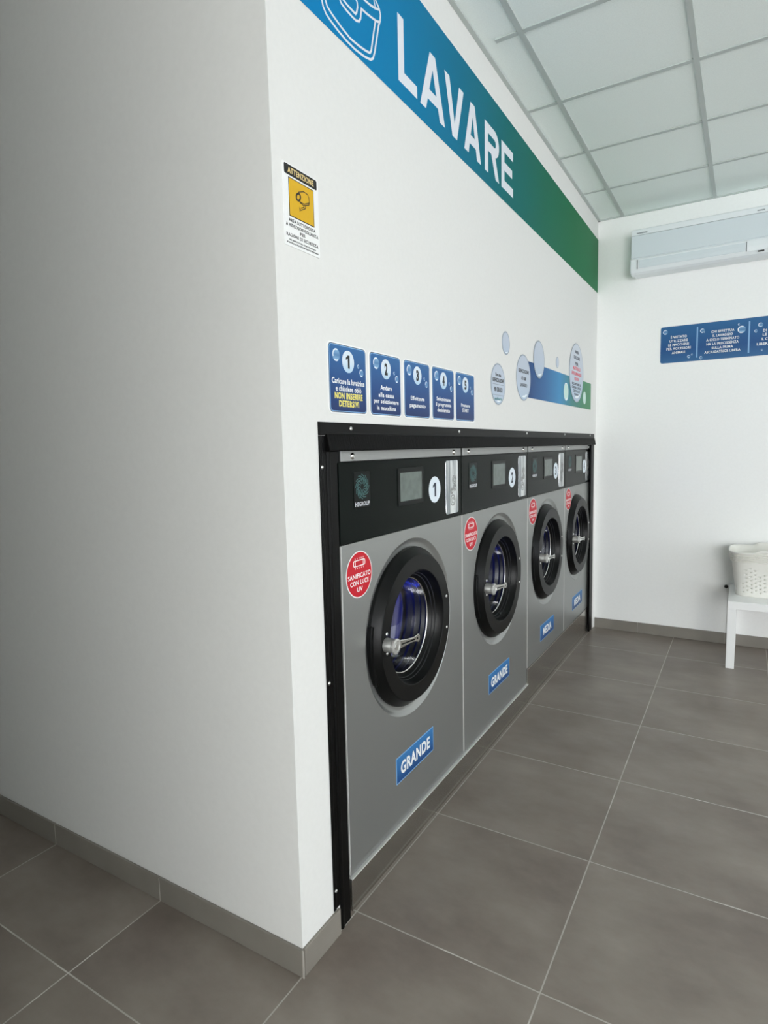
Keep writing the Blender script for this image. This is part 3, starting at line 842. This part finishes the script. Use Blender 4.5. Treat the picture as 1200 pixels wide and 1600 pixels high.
bubble(2.862, 1.980, .200, 'biggest bubble decal with red and dark lettering near the back corner',
       [('NON', 0, .130, .022, .085, 'inkblue'), ('UTILIZZARE', 0, .092, .022, .165, 'inkblue'), ('PER', 0, .050, .022, .085, 'inkblue'), ('MATERIALI', 0, .018, .024, .200, 'inkred'), ('INFIAMMABILI', 0, -.018, .024, .270, 'inkred'), ('NOCIVI', 0, -.052, .022, .120, 'inkred'),
        ('RICORDARSI DI', 0, -.084, .016, .250, 'inkblue'), ('CONTROLLARE IL', 0, -.108, .016, .255, 'inkblue'), ('CESTELLO', 0, -.131, .015, .190, 'inkblue'), ('PRIMA', 0, -.153, .014, .12, 'inkblue')], lay=.0022)
bubble(3.112, 1.826, .045, 'small pale bubble decal at the green right end of the strip', m='bubblegreen', e='bubblelite')

# ------------------------------------------------------------------ back wall: rules sign
rx0, rx1 = .457, 1.345
rc, rz = (rx0 + rx1) / 2, 2.2035
rs = thing('rules_sign', 'long blue rules sign on the back wall under the air conditioner', 'sign', (rc, YB, rz), ROT_BACK)
MB().rrect(0, 0, rx1 - rx0 + .014, .276, .020, .0004, .0022).build('sign_board', M['white'], rs)
MB().rrect(0, 0, rx1 - rx0, .262, .015, .0022, .0027).build('sign_face', M['ruleblue'], rs)
for x in (.699, 1.020): MB().box(x - rc - .0045, x - rc + .0045, -.108, .108, .0027, .0032).build('divider', M['labeledge'], rs)
c1, c2 = .578 - rc, .859 - rc
tx = [('\u00c8 VIETATO', c1, 2.2555, .106), ('UTILIZZARE', c1, 2.2275, .120), ('LE MACCHINE', c1, 2.2005, .137), ('PER ACCESSORI', c1, 2.1726, .160), ('ANIMALI', c1, 2.1440, .087),
      ('CHI EFFETTUA', c2, 2.2660, .143), ('IL LAVAGGIO', c2, 2.2385, .124), ('A CICLO TERMINATO', c2, 2.2105, .204), ('HA LA PRECEDENZA', c2, 2.1815, .200), ('SULLA PRIMA', c2, 2.1530, .133), ('ASCIUGATRICE LIBERA', c2, 2.1255, .224),
      ('DI', 1.113 - rc, 2.2400, .022), ('LE', 1.113 - rc, 2.2125, .024), ('IL C', 1.112 - rc, 2.1825, .036), ('LIBERA', 1.1095 - rc, 2.1500, .082)]
for g in (tx[:5], tx[5:11], tx[11:]):
    text('lettering', [(a, b, z - rz - .0085, .0175, w) for a, b, z, w in g], M['white'], rs, .0027, 0.025)
for (x, z, q) in ((.488, 2.297, .0165), (.648, 2.108, .011), (.668, 2.120, .006), (.731, 2.281, .015), (.745, 2.270, .005), (.974, 2.262, .025), (.957, 2.297, .007), (.726, 2.092, .011), (1.087, 2.280, .015), (1.060, 2.241, .010), (1.100, 2.110, .006)):
    b = MB().disc(0, 0, q, .0027, .0031, 30).build('bubble', M['bubbleblue'], rs); b.location = (x - rc, z - rz, 0)
    MB().ribbon(arc(0, 0, q * .84, 60, 215, 12), q * .24, .0031, .0034).ribbon(arc(0, 0, q * .84, 230, 300, 8), q * .28, .0031, .0034).build('highlight', M['bubblelite'], b)

# ------------------------------------------------------------------ air conditioner
AX0, AX1, AZ0, AZ1, AD = .271, 1.360, 2.700, 3.006, .200
ac = thing('air_conditioner', 'white split air conditioner high on the back wall', 'air conditioner', ((AX0 + AX1) / 2, YB, AZ0))
AW = (AX1 - AX0) / 2
def sweep_x(prof, x0, x1):
    """prof of (y, z) swept along local X"""
    mb = MB(); n = len(prof)
    vs = [(x0, p[0], p[1]) for p in prof] + [(x1, p[0], p[1]) for p in prof]
    mb.add(vs, [tuple(range(n - 1, -1, -1)), tuple(range(n, 2 * n))] + [(i, i + n, (i + 1) % n + n, (i + 1) % n) for i in range(n)])
    return mb
ZH = .106                        # top of the air outlet section
sweep_x([(-.001, .012), (-.120, .006), (-.165, .012), (-.186, .034), (-.190, .100), (-.190, .300), (-.182, .306), (-.001, .306)], -AW + .006, AW - .006).build('body', M['acshell'], ac, smooth=30)
sweep_x([(-.189, ZH + .004), (-.198, ZH + .004), (-.199, .262), (-.189, .262)], -AW, AW).build('front_panel', M['acpanel'], ac, bevel=.002)
tb = sweep_x([(-.180, .264), (-.1995, .264), (-.1985, .300), (-.192, .306), (-.180, .306)], -AW, AW).build('top_fascia', M['acshell'], ac, bevel=.002)
prof = [(-.10, ZH), (-.196, ZH), (-.204, ZH - .010), (-.207, .060), (-.203, .030), (-.190, .010), (-.165, .000), (-.10, .000)]
hs = sweep_x(prof, -AW - .004, AW + .004).build('outlet_housing', M['acshell'], ac, bevel=.006, segs=3)
ux = -AW + .055
fl = sweep_x([(-.200, .088), (-.2095, .088), (-.2105, .060), (-.2075, .034), (-.200, .034)], ux, .165).build('air_flap', M['acpanel'], ac, bevel=.0015)
MB().box(ux - .014, ux - .009, -.2098, -.19, .030, .092).build('outlet_slit', M['slit'], hs)
MB().box(.170, .173, -.2095, -.19, .030, .092).build('panel_seam', M['slit'], hs)
MB().box(.298, .301, -.2095, -.19, .022, .096).build('panel_seam', M['slit'], hs)
MB().box(.236, .272, -.2085, -.19, .018, .0245).build('sensor_slot', M['dotdark'], hs)
MB().box(-AW + .035, -AW + .105, -.2003, -.19, .272, .281).build('name_badge', M['grey'], tb)
MB().box(.225, .268, -.2003, -.19, .276, .283).build('name_badge', M['grey'], tb)

# ------------------------------------------------------------------ side table, basket and the cap on the wall
TX0, TY0, TS, TZ = .960, 2.962, .55, .450
tbl = thing('side_table', 'low white square side table against the back wall under the basket', 'table', (TX0 + TS / 2, TY0 + TS / 2, 0))
q = TS / 2
MB().box(-q, q, -q, q, TZ - .05, TZ).build('tabletop', M['whitegloss'], tbl, bevel=.002)
for sx in (-1, 1):
    for sy in (-1, 1):
        x0, y0 = sx * (q - .025), sy * (q - .025)
        MB().box(x0 - .0245, x0 + .0245, y0 - .0245, y0 + .0245, 0, TZ - .05).build('leg', M['whitegloss'], tbl, bevel=.0015)

bk = thing('laundry_basket', 'white perforated plastic laundry basket on the side table', 'basket', (1.235, 3.292, TZ))
BH, NA = .302, 176
def bask_ring(t, grow=0.0):
    """outline of the basket at height fraction t"""
    a = .237 + (.275 - .237) * t ** 1.1 + grow; b = .152 + (.186 - .152) * t ** 1.1 + grow; e = 5.2
    P = []
    for i in range(NA):
        q = 2 * PI * i / NA
        c, s_ = math.cos(q), math.sin(q)
        P.append((math.copysign(abs(c) ** (2 / e), c) * a, math.copysign(abs(s_) ** (2 / e), s_) * b))
    # even spacing along the outline
    D = [0]
    for i in range(NA):
        u, w = P[i], P[(i + 1) % NA]; D.append(D[-1] + math.hypot(u[0] - w[0], u[1] - w[1]))
    out, k = [], 0
    for i in range(NA):
        s0 = D[-1] * i / NA
        while D[k + 1] < s0: k += 1
        f = (s0 - D[k]) / max(1e-9, D[k + 1] - D[k]); u, w = P[k], P[(k + 1) % NA]
        out.append((u[0] + (w[0] - u[0]) * f, u[1] + (w[1] - u[1]) * f))
    return out
def hump(x): return .020 * max(0.0, min(1.0, (.135 - abs(x)) / .030))
rows = [0.0, .02, .05] + [.05 + .0225 * i for i in range(1, 31)] + [.76, .78]
mb = MB()
off = 0
vs = []
for t in rows:
    for (x, y) in bask_ring(t): vs.append((x, y, BH * t))
fs = []
for j in range(len(rows) - 1):
    for i in range(NA):
        i2 = (i + 1) % NA
        hole = False
        if 4 <= j <= 29:
            lim = 29 - (6 if abs(vs[j * NA + i][0]) < .12 and abs(vs[j * NA + i][1]) > .1 else 0)
            x, y = vs[j * NA + i][:2]
            corner = abs(x) > .200 and abs(y) > .115
            hole = (i % 3 == 0) and ((j + (i // 3 % 2) * 2) % 4 == 0) and j <= lim and not corner
        if not hole: fs.append((j * NA + i, j * NA + i2, (j + 1) * NA + i2, (j + 1) * NA + i))
mb.add(vs, fs)
wall_ = mb.build('basket_wall', M['plastic'], bk, smooth=50)
sd = wall_.modifiers.new('thickness', 'SOLIDIFY'); sd.thickness = .003; sd.offset = -1
ring0 = bask_ring(.012)
MB().prism([(x * .985, y * .98) for x, y in ring0], .001, .004).build('basket_floor', M['plastic'], bk)
# ribbed collar and rolled rim
cv, cf = [], []
prof = []
t0 = .775
for k in range(5):
    z = t0 + k * .032
    prof += [(z, .001), (z + .006, .008), (z + .020, .008), (z + .028, .001)]
prof += [(.945, .002), (.955, .008), (.985, .0105), (1.0, .008), (1.0, .003), (.985, .001), (.945, -.002), (t0, -.003)]
for t, g in prof:
    for (x, y) in bask_ring(min(t, 1.0), g):
        hz = hump(x) * (1 if abs(y) > .1 else 0) * max(0, (t - t0) / (1 - t0)) ** .6
        cv.append((x, y, BH * t + hz))
m_ = len(prof)
for j in range(m_):
    for i in range(NA):
        i2 = (i + 1) % NA; j2 = (j + 1) % m_
        cf.append((j * NA + i, j * NA + i2, j2 * NA + i2, j2 * NA + i))
MB().add(cv, cf).build('ribbed_collar', M['plastic'], bk, smooth=40)

cap = thing('pipe_cap', 'small round black cap low on the back wall beside the side table', 'cap', (.938, YB, .431), ROT_BACK)
MB().lathe([(.0005, .003), (.018, .003), (.0185, .0015), (.0185, .0002)], 0, 0, 28).build('flange', M['white'], cap, smooth=40)
MB().lathe([(.0005, .012), (.0105, .012), (.0125, .0105), (.0125, .003)], 0, 0, 28).build('plug', M['dotdark'], cap, smooth=40)
